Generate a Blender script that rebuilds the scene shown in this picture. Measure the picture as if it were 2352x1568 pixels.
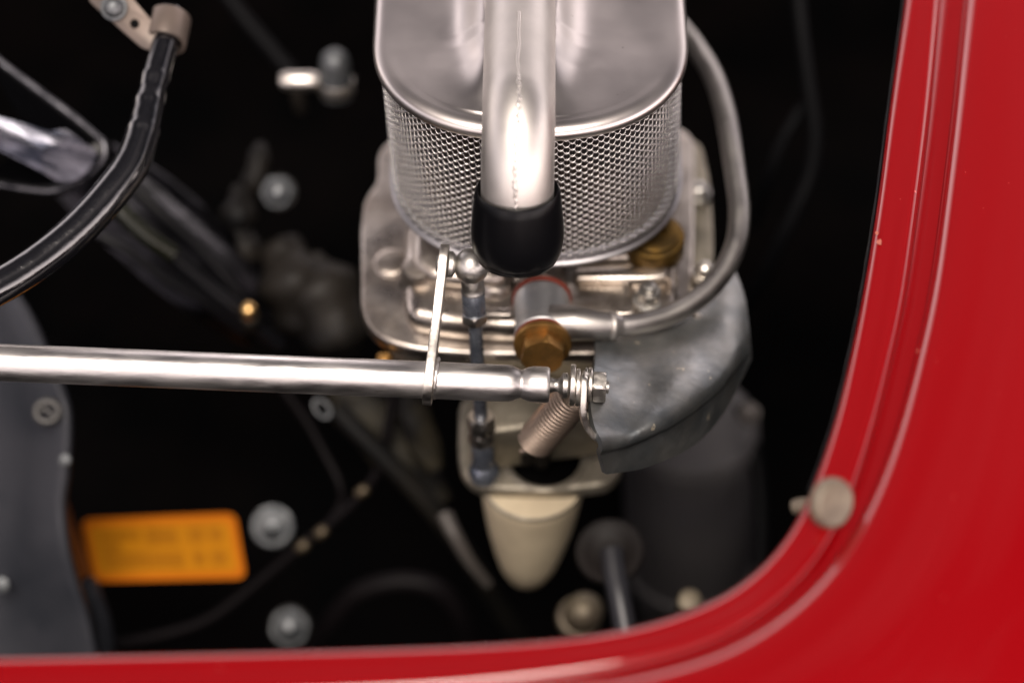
import bpy, bmesh, math, random
from mathutils import Vector, Matrix
random.seed(7)
scene = bpy.context.scene
for o in list(bpy.data.objects): bpy.data.objects.remove(o)
COL = scene.collection
R_ = math.radians
# ------------------------------------------------------------------ camera
PITCH = 50.0
LENS, SENS, MPP = 85.0, 36.0, 0.149           # mm, mm, mm per picture unit (picture is 2352 units wide)
DIST = LENS/SENS*2352*MPP                     # distance to the plane in focus, mm
FW = Vector((0, math.cos(R_(PITCH)), -math.sin(R_(PITCH))))
RT = Vector((1, 0, 0)); UP = Vector((0, math.sin(R_(PITCH)), math.cos(R_(PITCH))))
CAMP = -DIST*FW
cam_d = bpy.data.cameras.new('camera'); cam = bpy.data.objects.new('camera', cam_d); COL.objects.link(cam)
cam.location = CAMP*0.001
cam.rotation_euler = (R_(90-PITCH), 0, 0)
cam_d.lens = LENS; cam_d.sensor_width = SENS
cam_d.clip_start = 0.02; cam_d.clip_end = 100
cam_d.dof.use_dof = True; cam_d.dof.focus_distance = (DIST+4)*0.001; cam_d.dof.aperture_fstop = 3.2
cam_d.dof.aperture_blades = 0
scene.camera = cam
# ------------------------------------------------------------------ sky and sun
SUN_EL, SUN_AZ = 66.0, 188.0                  # compass azimuth: 180 = behind the camera
w = bpy.data.worlds.new('World'); scene.world = w; w.use_nodes = True
nt = w.node_tree; nt.nodes.clear()
wo = nt.nodes.new('ShaderNodeOutputWorld'); bg = nt.nodes.new('ShaderNodeBackground'); sk = nt.nodes.new('ShaderNodeTexSky')
sk.sky_type = 'NISHITA'; sk.sun_disc = False; sk.sun_elevation = R_(SUN_EL); sk.sun_rotation = R_(SUN_AZ); sk.dust_density = 4.0; sk.air_density = 1.0
hs = nt.nodes.new('ShaderNodeHueSaturation'); hs.inputs['Saturation'].default_value = 0.25
tc = nt.nodes.new('ShaderNodeTexCoord'); cn = nt.nodes.new('ShaderNodeTexNoise'); cn.inputs['Scale'].default_value = 1.6
cn.inputs['Detail'].default_value = 5
cr = nt.nodes.new('ShaderNodeValToRGB')
cr.color_ramp.elements[0].position = .40; cr.color_ramp.elements[0].color = (.34, .34, .37, 1)
cr.color_ramp.elements[1].position = .66; cr.color_ramp.elements[1].color = (2.2, 2.02, 1.92, 1)
mx = nt.nodes.new('ShaderNodeMix'); mx.data_type = 'RGBA'; mx.blend_type = 'MULTIPLY'; mx.inputs[0].default_value = 1
nt.links.new(tc.outputs['Generated'], cn.inputs['Vector']); nt.links.new(cn.outputs['Fac'], cr.inputs['Fac'])
nt.links.new(sk.outputs[0], hs.inputs['Color']); nt.links.new(hs.outputs[0], mx.inputs[6]); nt.links.new(cr.outputs[0], mx.inputs[7])
# hazy horizon: the same all the way round
sp_ = nt.nodes.new('ShaderNodeSeparateXYZ'); nt.links.new(tc.outputs['Generated'], sp_.inputs[0])
hz = nt.nodes.new('ShaderNodeValToRGB'); hz.color_ramp.interpolation = 'EASE'
e0, e1 = hz.color_ramp.elements; e0.position = 0.0; e0.color = (2.6, 2.36, 2.28, 1); e1.position = 1.0; e1.color = (.28, .255, .25, 1)
e2 = hz.color_ramp.elements.new(.38); e2.color = (1.95, 1.77, 1.70, 1); e3 = hz.color_ramp.elements.new(.62); e3.color = (.10, .092, .094, 1)
m2 = nt.nodes.new('ShaderNodeMix'); m2.data_type = 'RGBA'; m2.blend_type = 'MULTIPLY'; m2.inputs[0].default_value = 1
nt.links.new(sp_.outputs[2], hz.inputs[0]); nt.links.new(mx.outputs[2], m2.inputs[6]); nt.links.new(hz.outputs[0], m2.inputs[7])
nt.links.new(m2.outputs[2], bg.inputs[0]); bg.inputs[1].default_value = 0.15; nt.links.new(bg.outputs[0], wo.inputs[0])
sl = bpy.data.lights.new('sun', 'SUN'); sl.energy = 2.4; sl.angle = R_(34); sl.color = (1, .90, .81)
so = bpy.data.objects.new('sun', sl); COL.objects.link(so)
az = R_(SUN_AZ); el = R_(SUN_EL)
sdir = Vector((math.sin(az)*math.cos(el), math.cos(az)*math.cos(el), math.sin(el)))
so.rotation_euler = sdir.to_track_quat('Z', 'Y').to_euler()
scene.view_settings.view_transform = 'Standard'; scene.view_settings.look = 'None'
scene.view_settings.exposure = 0.9; scene.view_settings.gamma = 1
scene.render.engine = 'CYCLES'
scene.cycles.max_bounces = 8
scene.render.film_transparent = False

# ------------------------------------------------------------------ helpers: points (all in millimetres)
def P(u, v, dz=0.0):
    d = DIST+dz; s = d*SENS/LENS/2352
    return CAMP + RT*((u-1176)*s) + UP*(-(v-784)*s) + FW*d
def H(u, v, z):
    d = P(u, v, 0)-CAMP
    t = (z-CAMP.z)/d.z
    return CAMP + d*t
# ------------------------------------------------------------------ materials
MATS = {}
def mat(name, col, metal=0.0, rough=.5, col2=None, cscale=60, clo=.4, chi=.6, bump=0, bscale=900, bdist=.0003,
        rvar=0, coat=0, spec=.5, speck=None, stretch=None, trans=0):
    if name in MATS: return MATS[name]
    m = bpy.data.materials.new(name); m.use_nodes = True; n = m.node_tree; b = n.nodes['Principled BSDF']
    b.inputs['Base Color'].default_value = (*col, 1); b.inputs['Metallic'].default_value = metal
    b.inputs['Roughness'].default_value = rough; b.inputs['Coat Weight'].default_value = coat
    b.inputs['Coat Roughness'].default_value = .06; b.inputs['Specular IOR Level'].default_value = spec
    t = n.nodes.new('ShaderNodeTexCoord'); mp = n.nodes.new('ShaderNodeMapping')
    n.links.new(t.outputs['Object'], mp.inputs[0])
    if stretch: mp.inputs['Scale'].default_value = stretch
    cur = None
    if col2:
        a = n.nodes.new('ShaderNodeTexNoise'); a.inputs['Scale'].default_value = cscale; a.inputs['Detail'].default_value = 6
        a.inputs['Roughness'].default_value = .62
        rp = n.nodes.new('ShaderNodeValToRGB'); rp.color_ramp.elements[0].position = clo; rp.color_ramp.elements[1].position = chi
        rp.color_ramp.elements[0].color = (*col, 1); rp.color_ramp.elements[1].color = (*col2, 1)
        n.links.new(mp.outputs[0], a.inputs['Vector']); n.links.new(a.outputs['Fac'], rp.inputs[0]); cur = rp.outputs[0]
    if speck:
        sc, th, sc_col = speck
        a = n.nodes.new('ShaderNodeTexNoise'); a.inputs['Scale'].default_value = sc; a.inputs['Detail'].default_value = 3
        rp = n.nodes.new('ShaderNodeValToRGB'); rp.color_ramp.elements[0].position = th; rp.color_ramp.elements[1].position = th+.04
        mm = n.nodes.new('ShaderNodeMix'); mm.data_type = 'RGBA'
        n.links.new(mp.outputs[0], a.inputs['Vector']); n.links.new(a.outputs['Fac'], rp.inputs[0]); n.links.new(rp.outputs[0], mm.inputs[0])
        if cur: n.links.new(cur, mm.inputs[6])
        else: mm.inputs[6].default_value = (*col, 1)
        mm.inputs[7].default_value = (*sc_col, 1); cur = mm.outputs[2]
    if cur: n.links.new(cur, b.inputs['Base Color'])
    if rvar:
        a = n.nodes.new('ShaderNodeTexNoise'); a.inputs['Scale'].default_value = cscale*2.3; a.inputs['Detail'].default_value = 6
        mr = n.nodes.new('ShaderNodeMapRange'); mr.inputs[1].default_value = .35; mr.inputs[2].default_value = .65
        mr.inputs[3].default_value = max(.02, rough-rvar); mr.inputs[4].default_value = rough+rvar
        n.links.new(mp.outputs[0], a.inputs['Vector']); n.links.new(a.outputs['Fac'], mr.inputs[0]); n.links.new(mr.outputs[0], b.inputs['Roughness'])
    if bump:
        a = n.nodes.new('ShaderNodeTexNoise'); a.inputs['Scale'].default_value = bscale; a.inputs['Detail'].default_value = 4
        bp = n.nodes.new('ShaderNodeBump'); bp.inputs['Strength'].default_value = bump; bp.inputs['Distance'].default_value = bdist
        n.links.new(mp.outputs[0], a.inputs['Vector']); n.links.new(a.outputs['Fac'], bp.inputs['Height']); n.links.new(bp.outputs[0], b.inputs['Normal'])
    MATS[name] = m; return m
ALU = mat('satin_pressed_steel', (.50, .465, .445), 1, .33, col2=(.54, .50, .48), cscale=18, rvar=.04, bump=.06, bscale=60, bdist=.001, speck=(420, .735, (.2, .18, .16)))
PIPEM = mat('lacquered_steel_pipe', (.62, .585, .55), 1, .46, col2=(.56, .53, .50), cscale=35, rvar=.04, bump=.05, bscale=120, bdist=.0006)
MESHM = mat('galvanised_mesh', (.64, .62, .60), 1, .24)
RODM = mat('drawn_alloy_tube', (.72, .69, .66), 1, .40, col2=(.54, .52, .51), cscale=90, rvar=.09, bump=.35, bscale=700, bdist=.0002, stretch=(.25, 1, 1), speck=(260, .70, (.22, .19, .17)))
STEEL = mat('worn_steel', (.52, .50, .47), 1, .40, col2=(.34, .33, .31), cscale=160, rvar=.08, bump=.2, bscale=900, bdist=.0002)
LEVM = mat('nickel_plate', (.70, .66, .60), 1, .36, col2=(.55, .52, .48), cscale=140, rvar=.08, bump=.3, bscale=600, bdist=.0003)
BLUST = mat('blued_zinc_steel', (.22, .24, .28), .7, .3, col2=(.12, .135, .17), cscale=120, rvar=.06, bump=.1)
GALV = mat('mottled_zinc_casting', (.15, .165, .175), .86, .42, col2=(.28, .275, .26), cscale=40, clo=.36, chi=.72, rvar=.08, bump=.4, bscale=110, bdist=.0012, speck=(170, .70, (.62, .56, .44)))
CAST = mat('cast_aluminium', (.58, .53, .48), 1, .34, col2=(.36, .315, .275), cscale=40, rvar=.07, bump=.5, bscale=450, bdist=.0004)
CASTD = mat('dull_cast_aluminium', (.40, .36, .29), .8, .5, col2=(.22, .20, .16), cscale=35, rvar=.06, bump=.5, bscale=250, bdist=.0006)
BRASS = mat('aged_brass', (.36, .19, .055), .85, .42, col2=(.22, .125, .04), cscale=120, rvar=.06, bump=.3, bscale=500)
BRASSD = mat('dark_brass', (.15, .085, .018), .85, .48, col2=(.07, .042, .012), cscale=90)
FIBRE = mat('red_fibre', (.19, .03, .015), 0, .6)
BLACKR = mat('black_rubber', (.002, .002, .0025), 0, .3, bump=.1, bscale=300, spec=.14)
HOSE = mat('glossy_black_sleeve', (.004, .004, .005), 0, .18, bump=.4, bscale=90, bdist=.002, coat=1, spec=.5)
HOSE.node_tree.nodes['Principled BSDF'].inputs['Coat IOR'].default_value = 1.8
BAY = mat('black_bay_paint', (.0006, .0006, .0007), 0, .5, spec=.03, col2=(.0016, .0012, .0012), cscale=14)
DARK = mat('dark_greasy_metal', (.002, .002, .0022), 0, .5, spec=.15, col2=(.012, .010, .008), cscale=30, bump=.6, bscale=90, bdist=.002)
GLOSSB = mat('gloss_black_enamel', (.001, .001, .0012), 0, .15, spec=.12)
GREYP = mat('grey_painted_sheet', (.020, .022, .028), .2, .45, spec=.3, col2=(.034, .035, .042), cscale=18, bump=.2, bscale=90)
CANM = mat('charcoal_canister_paint', (.058, .055, .06), .15, .42, col2=(.072, .068, .07), cscale=16)
ORANGE = mat('orange_sticker', (.36, .135, .0008), 0, .5, spec=.12, col2=(.40, .15, .001), cscale=40)
ORANGED = mat('orange_sticker_border', (.42, .11, .0012), 0, .5, spec=.12)
OCHRE = mat('ochre_sticker_print', (.24, .085, .0006), 0, .5, spec=.12)
CREAM = mat('cream_plastic', (.60, .51, .36), 0, .42, col2=(.48, .40, .28), cscale=28)
TAN = mat('tan_anodised_clip', (.16, .125, .105), .5, .42, col2=(.12, .098, .084), cscale=40)
BUMPM = mat('grey_buffer', (.16, .13, .095), .25, .5, col2=(.11, .088, .066), cscale=90, bump=.4, bscale=300)
ZINC = mat('zinc_bolt', (.10, .105, .11), .6, .42, col2=(.055, .06, .065), cscale=110)
PAPER = mat('brown_filter_paper', (.010, .008, .009), 0, .8, col2=(.03, .018, .012), cscale=30)
SPRM = mat('coppery_spring_steel', (.42, .33, .27), .9, .42)
RED = mat('red_body_paint', (.205, .0001, .0016), 0, .30, coat=1, spec=.05, bump=.012, bscale=300, bdist=.0002, speck=(300, .765, (.62, .10, .09)))
RED.node_tree.nodes['Principled BSDF'].inputs['Coat Roughness'].default_value = .05; RED.node_tree.nodes['Principled BSDF'].inputs['Coat IOR'].default_value = 1.72
PRIMER = mat('chipped_paint', (.34, .09, .06), 0, .5)

# ------------------------------------------------------------------ helpers: meshes -> objects
def tag(o, label=None, cat=None, group=None, kind=None):
    if label: o['label'] = label
    if cat: o['category'] = cat
    if group: o['group'] = group
    if kind: o['kind'] = kind
    return o
def thing(name, loc, label, cat, group=None):
    o = bpy.data.objects.new(name, None); COL.objects.link(o); o.location = Vector(loc)*.001
    o.empty_display_size = .01
    tag(o, label, cat, group); o['_b'] = 1; del o['_b']
    BASE[o.name] = Vector(loc); return o
BASE = {}
def obj(name, bm, m, parent=None, label=None, sharp=40, smooth=True):
    base = BASE.get(parent.name, Vector()) if parent else Vector()
    bmesh.ops.recalc_face_normals(bm, faces=bm.faces)
    for v in bm.verts: v.co = (v.co-base)*.001
    me = bpy.data.meshes.new(name); bm.to_mesh(me); bm.free()
    if smooth:
        for p in me.polygons: p.use_smooth = True
        me.set_sharp_from_angle(angle=R_(sharp))
    for mm in (m if isinstance(m, (list, tuple)) else [m]): me.materials.append(mm)
    o = bpy.data.objects.new(name, me); COL.objects.link(o)
    if parent:
        o.parent = parent
    BASE[o.name] = base
    if label: o['label'] = label
    return o
def frame(ax):
    ax = Vector(ax).normalized()
    h = Vector((0, 0, 1)) if abs(ax.z) < .9 else Vector((0, 1, 0))
    x = h.cross(ax).normalized(); y = ax.cross(x)
    return x, y, ax
def lathe(bm, prof, org, ax, seg=32, rot=0, cap=True):
    """prof: (radius, height along axis) pairs"""
    x, y, z = frame(ax); org = Vector(org); rings = []
    for r, h in prof:
        rings.append([bm.verts.new(org+z*h+(x*math.cos(a)+y*math.sin(a))*r) for a in [rot+2*math.pi*i/seg for i in range(seg)]])
    for a, b in zip(rings, rings[1:]):
        for i in range(seg):
            j = (i+1) % seg; bm.faces.new((a[i], a[j], b[j], b[i]))
    if cap:
        bm.faces.new(rings[0][::-1]); bm.faces.new(rings[-1])
    return bm
def bev(bm, w, seg=2, ang=30):
    es = [e for e in bm.edges if len(e.link_faces) == 2 and e.calc_face_angle(0) > R_(ang)]
    bmesh.ops.bevel(bm, geom=es, offset=w, segments=seg, profile=.5, affect='EDGES', clamp_overlap=True)
    return bm
def cyl(r, h0, h1, org, ax, seg=32, b=.4, rot=0):
    bm = bmesh.new()
    if seg > 8: lathe(bm, [(r-b, h0), (r-b*.3, h0+b*.3), (r, h0+b), (r, h1-b), (r-b*.3, h1-b*.3), (r-b, h1)], org, ax, seg, rot)
    else:
        lathe(bm, [(r, h0), (r, h1)], org, ax, seg, rot); bev(bm, b, 2)
    return bm
def hexnut(r, h0, h1, org, ax, rot=0, chamf=.6):
    """hexagon with the round chamfer of a real nut: intersection of a prism and a cone"""
    bm = bmesh.new(); x, y, z = frame(ax); org = Vector(org); seg = 48; rings = []
    for h, lim in ((h0, r*.90), (h0+chamf, r*1.0), (h1-chamf, r*1.0), (h1, r*.90)):
        ring = []
        for i in range(seg):
            a = rot+2*math.pi*i/seg; k = (a-rot) % (math.pi/3)-math.pi/6
            rr = r*math.cos(math.pi/6)/math.cos(k); rr2 = min(rr, lim)
            ring.append(bm.verts.new(org+z*h+(x*math.cos(a)+y*math.sin(a))*rr2))
        rings.append(ring)
    for a, b in zip(rings, rings[1:]):
        for i in range(seg):
            j = (i+1) % seg; bm.faces.new((a[i], a[j], b[j], b[i]))
    bm.faces.new(rings[0][::-1]); bm.faces.new(rings[-1]); return bm
def crom(pts, n=8):
    """Catmull-Rom through tuples / vectors of any length"""
    P_ = [tuple(p) for p in pts]; out = []
    ext = [tuple(2*a-b for a, b in zip(P_[0], P_[1]))]+P_+[tuple(2*a-b for a, b in zip(P_[-1], P_[-2]))]
    for i in range(1, len(ext)-2):
        p0, p1, p2, p3 = ext[i-1:i+3]
        for k in range(n):
            t = k/n
            out.append(tuple(.5*((2*b)+(-a+c)*t+(2*a-5*b+4*c-d)*t*t+(-a+3*b-3*c+d)*t**3) for a, b, c, d in zip(p0, p1, p2, p3)))
    out.append(P_[-1]); return out
def tube(bm, pts, rad, seg=16, flat=1.0, cap=True, up=None):
    pts = [Vector(p[:3]) for p in pts]; n = len(pts)
    if not callable(rad): r0 = rad; rad = lambda i, t: r0
    T = [(pts[min(i+1, n-1)]-pts[max(i-1, 0)]).normalized() for i in range(n)]
    x, y, _ = frame(T[0])
    if up is not None: y = (Vector(up)-T[0]*T[0].dot(Vector(up))).normalized(); x = y.cross(T[0])
    rings = []
    for i in range(n):
        if i:
            q = T[i-1].rotation_difference(T[i]); x = q @ x; y = q @ y
        r = rad(i, i/(n-1))
        rings.append([bm.verts.new(pts[i]+(x*math.cos(a)+y*math.sin(a)*flat)*r) for a in [2*math.pi*k/seg for k in range(seg)]])
    for a, b in zip(rings, rings[1:]):
        for i in range(seg):
            j = (i+1) % seg; bm.faces.new((a[i], a[j], b[j], b[i]))
    if cap: bm.faces.new(rings[0][::-1]); bm.faces.new(rings[-1])
    return bm
def tubeo(name, ctrl, rad, m, parent=None, n=8, seg=16, **k):
    """ctrl: (u, v, dz) picture points"""
    pts = crom([P(*c) for c in ctrl], n)
    return obj(name, tube(bmesh.new(), pts, rad, seg, **k), m, parent)
def extr(bm, pts, vec, b=0, seg=3):
    pts = [Vector(p) for p in pts]; vec = Vector(vec)
    a = [bm.verts.new(p) for p in pts]; c = [bm.verts.new(p+vec) for p in pts]; n = len(pts)
    bm.faces.new(a); bm.faces.new(c[::-1])
    for i in range(n):
        j = (i+1) % n; bm.faces.new((a[i], c[i], c[j], a[j]))
    bmesh.ops.recalc_face_normals(bm, faces=bm.faces)
    if b: bev(bm, b, seg, 50)
    return bm
def rounded(pts, r=6, n=5):
    """round a polygon's corners (2-D or 3-D tuples), r in the same unit"""
    out = []; N = len(pts)
    for i in range(N):
        a, b, c = Vector(pts[i-1]), Vector(pts[i]), Vector(pts[(i+1) % N])
        d1 = (a-b); d2 = (c-b); rr = min(r, d1.length*.45, d2.length*.45)
        s = b+d1.normalized()*rr; e = b+d2.normalized()*rr
        for k in range(n+1):
            t = k/n; out.append(s*(1-t)**2+b*2*t*(1-t)+e*t*t)
    return out
def plate(name, px, z, th, m, parent=None, b=1.0, r=5, **k):
    pts = rounded([H(u, v, z) for u, v in px], r)
    return obj(name, extr(bmesh.new(), pts, (0, 0, -th), b), m, parent, **k)
def gridmesh(rows, close=False):
    bm = bmesh.new(); g = [[bm.verts.new(Vector(p)) for p in r] for r in rows]
    for i in range(len(g)-1):
        for j in range(len(g[0])-1):
            bm.faces.new((g[i][j], g[i+1][j], g[i+1][j+1], g[i][j+1]))
    return bm
def join(*bms):
    out = bmesh.new()
    for b in bms:
        me = bpy.data.meshes.new('t'); b.to_mesh(me); b.free(); out.from_mesh(me); bpy.data.meshes.remove(me)
    return out
def box(c, sx, sy, sz, b=.5):
    bm = bmesh.new(); c = Vector(c)
    return extr(bm, [c+Vector((-sx/2, -sy/2, -sz/2)), c+Vector((sx/2, -sy/2, -sz/2)), c+Vector((sx/2, sy/2, -sz/2)), c+Vector((-sx/2, sy/2, -sz/2))], (0, 0, sz), b)

# ================================================================== SETTING: the bay
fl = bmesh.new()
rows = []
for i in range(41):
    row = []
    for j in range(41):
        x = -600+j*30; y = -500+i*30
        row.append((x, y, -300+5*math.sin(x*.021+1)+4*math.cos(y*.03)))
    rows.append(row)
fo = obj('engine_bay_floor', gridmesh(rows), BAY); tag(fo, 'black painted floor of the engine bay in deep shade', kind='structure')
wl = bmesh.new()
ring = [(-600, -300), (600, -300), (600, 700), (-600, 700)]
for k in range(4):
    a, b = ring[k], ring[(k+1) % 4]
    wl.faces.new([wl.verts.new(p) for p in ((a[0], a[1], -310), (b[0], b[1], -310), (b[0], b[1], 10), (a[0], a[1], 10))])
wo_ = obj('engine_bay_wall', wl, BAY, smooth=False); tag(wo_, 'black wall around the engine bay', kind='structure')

# ================================================================== RED BODY: opening frame
ST = [((2085, -60), (2161, -60), (2233, -60)), ((2079, 0), (2155, 0), (2227, 0)), ((2057, 150), (2141, 155), (2210, 160)),
      ((2039, 280), (2127, 290), (2196, 298)), ((2020, 430), (2108, 440), (2177, 450)), ((1998, 575), (2088, 590), (2158, 605)),
      ((1978, 690), (2070, 705), (2138, 720)), ((1958, 790), (2046, 810), (2112, 830)), ((1925, 934), (2008, 965), (2074, 985)),
      ((1880, 1074), (1960, 1118), (2023, 1128)), ((1838, 1172), (1910, 1230), (1966, 1240)), ((1790, 1246), (1852, 1312), (1900, 1334)),
      ((1735, 1305), (1785, 1376), (1820, 1413)), ((1660, 1359), (1700, 1437), (1716, 1485)), ((1553, 1404), (1590, 1487), (1600, 1534)),
      ((1445, 1434), (1470, 1520), (1475, 1565)), ((1301, 1456), (1312, 1545), (1315, 1600)), ((1121, 1470), (1125, 1568), (1127, 1625)),
      ((900, 1479), (900, 1585), (900, 1645)), ((500, 1490), (500, 1600), (500, 1660)), ((0, 1500), (0, 1612), (0, 1672)), ((-160, 1504), (-160, 1616), (-160, 1676))]
ZF = 32.0
RA = crom([H(a[0], a[1], ZF) for a, b, c in ST], 10)
RB = crom([H(b[0], b[1], ZF) for a, b, c in ST], 10)
RC = crom([H(c[0], c[1], ZF) for a, b, c in ST], 10)
def relax(R, n=14):
    R = [Vector(p) for p in R]
    for _ in range(n):
        R = [R[0]]+[(R[i-1]+R[i]*2+R[i+1])/4 for i in range(1, len(R)-1)]+[R[-1]]
    return R
RA, RB, RC = relax(RA), relax(RB, 40), relax(RC, 60)
rows = []
for i in range(len(RA)):
    A, B, C = Vector(RA[i]), Vector(RB[i]), Vector(RC[i])
    a2, b2 = Vector(RA[max(i-1, 0)]), Vector(RA[min(i+1, len(RA)-1)])
    t = (b2-a2).normalized(); out = t.cross(Vector((0, 0, 1)))
    if out.dot(C-A) < 0: out = -out
    AB = (B-A); BC = (C-B); Z = Vector((0, 0, 1)); r = []
    # inner lip: hangs down, rolls over
    for x_, dz in ((1.6, -14), (.5, -7), (.1, -4.6), (0, -3.2), (.15, -2.4), (.5, -1.6), (1.0, -1.0), (1.7, -.5), (2.6, -.2), (3.8, -.04)): r.append(A+out*x_+Z*dz)
    for q, dz in ((.42, .1), (.52, .3), (.62, .55)): r.append(A+AB*q+Z*dz)
    # rolled shoulder down into the rain gutter, then up to the outer skin (the two bottom corners are sharp)
    for x_, dz in ((-3.0, .95), (-2.2, 1.02), (-1.4, .92), (-.7, .62), (0, .12), (.5, -.4), (.9, -1.0), (1.2, -1.7), (1.35, -2.3)): r.append(B+out*x_+Z*dz)
    L_ = BC.length
    r.append(B+out*1.4-Z*2.35); r.append(B+out*(L_*.5)-Z*2.4); r.append(C-out*2.25-Z*2.3)
    for x_, dz in ((-2.15, -1.9), (-2.0, -.6), (-1.7, .7), (-1.35, 1.5), (-.9, 2.2), (-.4, 2.8), (.2, 3.3), (.9, 3.75), (1.7, 4.1), (2.6, 4.32), (3.8, 4.5), (7, 4.8), (12, 5.2), (20, 5.6), (30, 5.3), (42, 3.9), (56, .9), (72, -4.2), (92, -12.5), (115, -24), (150, -46), (200, -85)): r.append(C+out*x_+Z*dz)
    rows.append(r)
# outer skin offsets converge in the bend only outward, so no self overlap
bd = thing('body_shell', H(2200, 1000, ZF), 'glossy red painted car body around the rounded engine bay opening', 'car body')
obj('opening_frame', gridmesh(rows), RED, bd, sharp=45)
# black rubber seal under the lip, upper right
se = [Vector(p)+Vector((-.35, 0, -3.2)) for p in RA[0:95]]
obj('edge_seal', tube(bmesh.new(), se, lambda i, t: .75+.06*math.sin(i*.9), 8), BLACKR, bd)
# paint chips
def chip(u, v, r, z):
    c = H(u, v, z); bm = bmesh.new(); pts = []
    for k in range(11):
        a = 2*math.pi*k/11; rr = r*random.uniform(.6, 1.1); pts.append(c+Vector((rr*math.cos(a)*.7, rr*math.sin(a), 0)))
    return extr(bm, pts, (0, 0, .15))
obj('paint_chip', join(chip(2014, 536, 1.1, ZF+.2), chip(2020, 556, 1.5, ZF+.3)), PRIMER, bd)
obj('paint_chip', chip(2108, 806, .5, ZF+5.1), PRIMER, bd)
# buffer stud on the frame
bc = P(1922, 1157, -94); bax = (-FW*.77+RT*.60-UP*.12).normalized()
bt = thing('rubber_buffer', bc, 'round dull grey buffer button on the red frame in the lower right bend', 'buffer')
bm = bmesh.new(); lathe(bm, [(6.2, -5.2), (7.3, -4.6), (7.7, -3.6), (7.7, -1.2), (7.3, -.3), (6.6, .05), (5.8, -.15), (3, -.25), (.01, -.3)], bc, bax, 40)
obj('button', bm, BUMPM, bt)
obj('pin', join(cyl(2.6, -9, -5, bc, bax, 20, 1.4)), BUMPM, bt)
pc = P(1832, 1163, -62)
bm = bmesh.new(); tube(bm, [P(1880, 1158, -68), P(1850, 1160, -66), P(1835, 1162, -65), P(1822, 1164, -64), P(1818, 1164.5, -64)], lambda i, t: [2.6, 2.6, 2.6, 2.3, 1.2][i], 16)
obj('pin_tip', bm, BUMPM, bt)

# ================================================================== AIR FILTER
# end of an oval can: front half ellipse then straight sides going back
FRY, FTZ, FBZ = 55.0, 46.0, -22.0            # front of rim, height of the top, height of the base
SX, SY = 54.6, 47.0
fcx = P(1220, 300, 0).x
def oval(s, off=0.0, back=150):
    """outline at arc parameter s in [0,1]: left side back -> front -> right side back. off: inset (mm)"""
    pass
def oval_pts(off, n_arc=72, back=150.0, z=0.0, shx=0.0, k=1.0):
    pts = []; sx, sy = (SX-off)*k, (SY-off)*k; cy = FRY+SY
    for q in (1, .66, .33): pts.append(Vector((fcx+shx-sx, cy+back*q, z)))
    for i in range(n_arc+1):
        a = math.pi+math.pi*i/n_arc
        e = 2/2.25
        ca, sa = math.cos(a), math.sin(a)
        pts.append(Vector((fcx+shx+sx*math.copysign(abs(ca)**e, ca), cy+sy*math.copysign(abs(sa)**e, sa), z)))
    for q in (.33, .66, 1): pts.append(Vector((fcx+shx+sx, cy+back*q, z)))
    return pts
SHB = 2.5                                     # sideways lean of the can from top to bottom
af = thing('air_filter', (fcx, FRY+SY, FBZ), 'oval steel air filter with mesh wall, satin lid and breather pipe', 'air filter')
# lid: concentric rows of the outline, with dome, ramp beside the pipe and pressed bumps
PX = P(1192, 400, 0).x                        # pipe axis x
def lid_z(x, y, inset):
    d = y-FRY
    z = FTZ+1.25-.9*(lambda t_: t_*t_*(3-2*t_))(min(1, inset/26.0))
    # swept-up saddle either side of the pipe
    ax_ = abs(x-PX)
    g = max(0, min(1, (d-4)/32.0)); g = g*g*(3-2*g)
    g3 = max(0, min(1, (d-30)/10.0)); z += 6.5*g*math.exp(-(max(0, ax_-10)/(8.0+2.0*g3))**(1.5+.7*g3))*(1+.5*max(0, min(1, (d-45)/30)))
    g2 = max(0, min(1, (d-1)/30.0)); g2 = g2*g2*(3-2*g2)
    z += 3.0*g2*math.exp(-(max(0, ax_-11)/6.5)**2)
    for (bx, by, rx, ry, h) in ((-25, 60, 13, 6, 4.0), (36, 60, 14, 6, 4.0), (-5.5+0, 9, 2.0, 1.4, .5)):
        z += h*math.exp(-((x-PX-bx)/rx)**2-((d-by)/ry)**2)
    z += .35*math.sin(x*.11+y*.05)*min(1, inset/20)
    return z
rows = []; prof = [(-.3, -4.6), (-.9, -4.0), (-1.35, -3.0), (-1.4, -1.9), (-1.1, -.9), (-.5, -.05), (.4, .6), (1.5, 1.05), (2.6, 1.25), (3.8, 1.3), (5.2, 1.25)]
for off, dz in prof: rows.append([p+Vector((0, 0, FTZ+dz)) for p in oval_pts(off)])
N = 46
for k in range(1, N+1):
    f = k/N; ins = 5.4+f*(SX-5.4-.3)
    r = []
    for p in oval_pts(0):
        cy = FRY+SY
        # shrink towards the centre line x = fcx ; y >= cy collapses only in x
        q = 1-(ins/SX)
        x = fcx+(p.x-fcx)*q
        y = cy+(p.y-cy)*q if p.y < cy else p.y
        r.append(Vector((x, y, lid_z(x, y, ins-5.4))))
    rows.append(r)
obj('lid', gridmesh(rows), ALU, af, sharp=75)
# base tray rim
rows = []
for off, dz in [(2.6, 2.2), (1.9, 2.3), (1.6, 1.6), (1.5, .4), (1.0, 0), (.5, -.2), (.2, -.7), (.3, -1.3), (.9, -1.8), (3, -2.1), (9, -4.5), (20, -5)]:
    rows.append([p+Vector((0, 0, FBZ+dz)) for p in oval_pts(off-.6, shx=SHB)])
obj('base_rim', gridmesh(rows), mat('grey_tray_steel', (.36, .35, .36), 1, .38), af, sharp=60)
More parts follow.
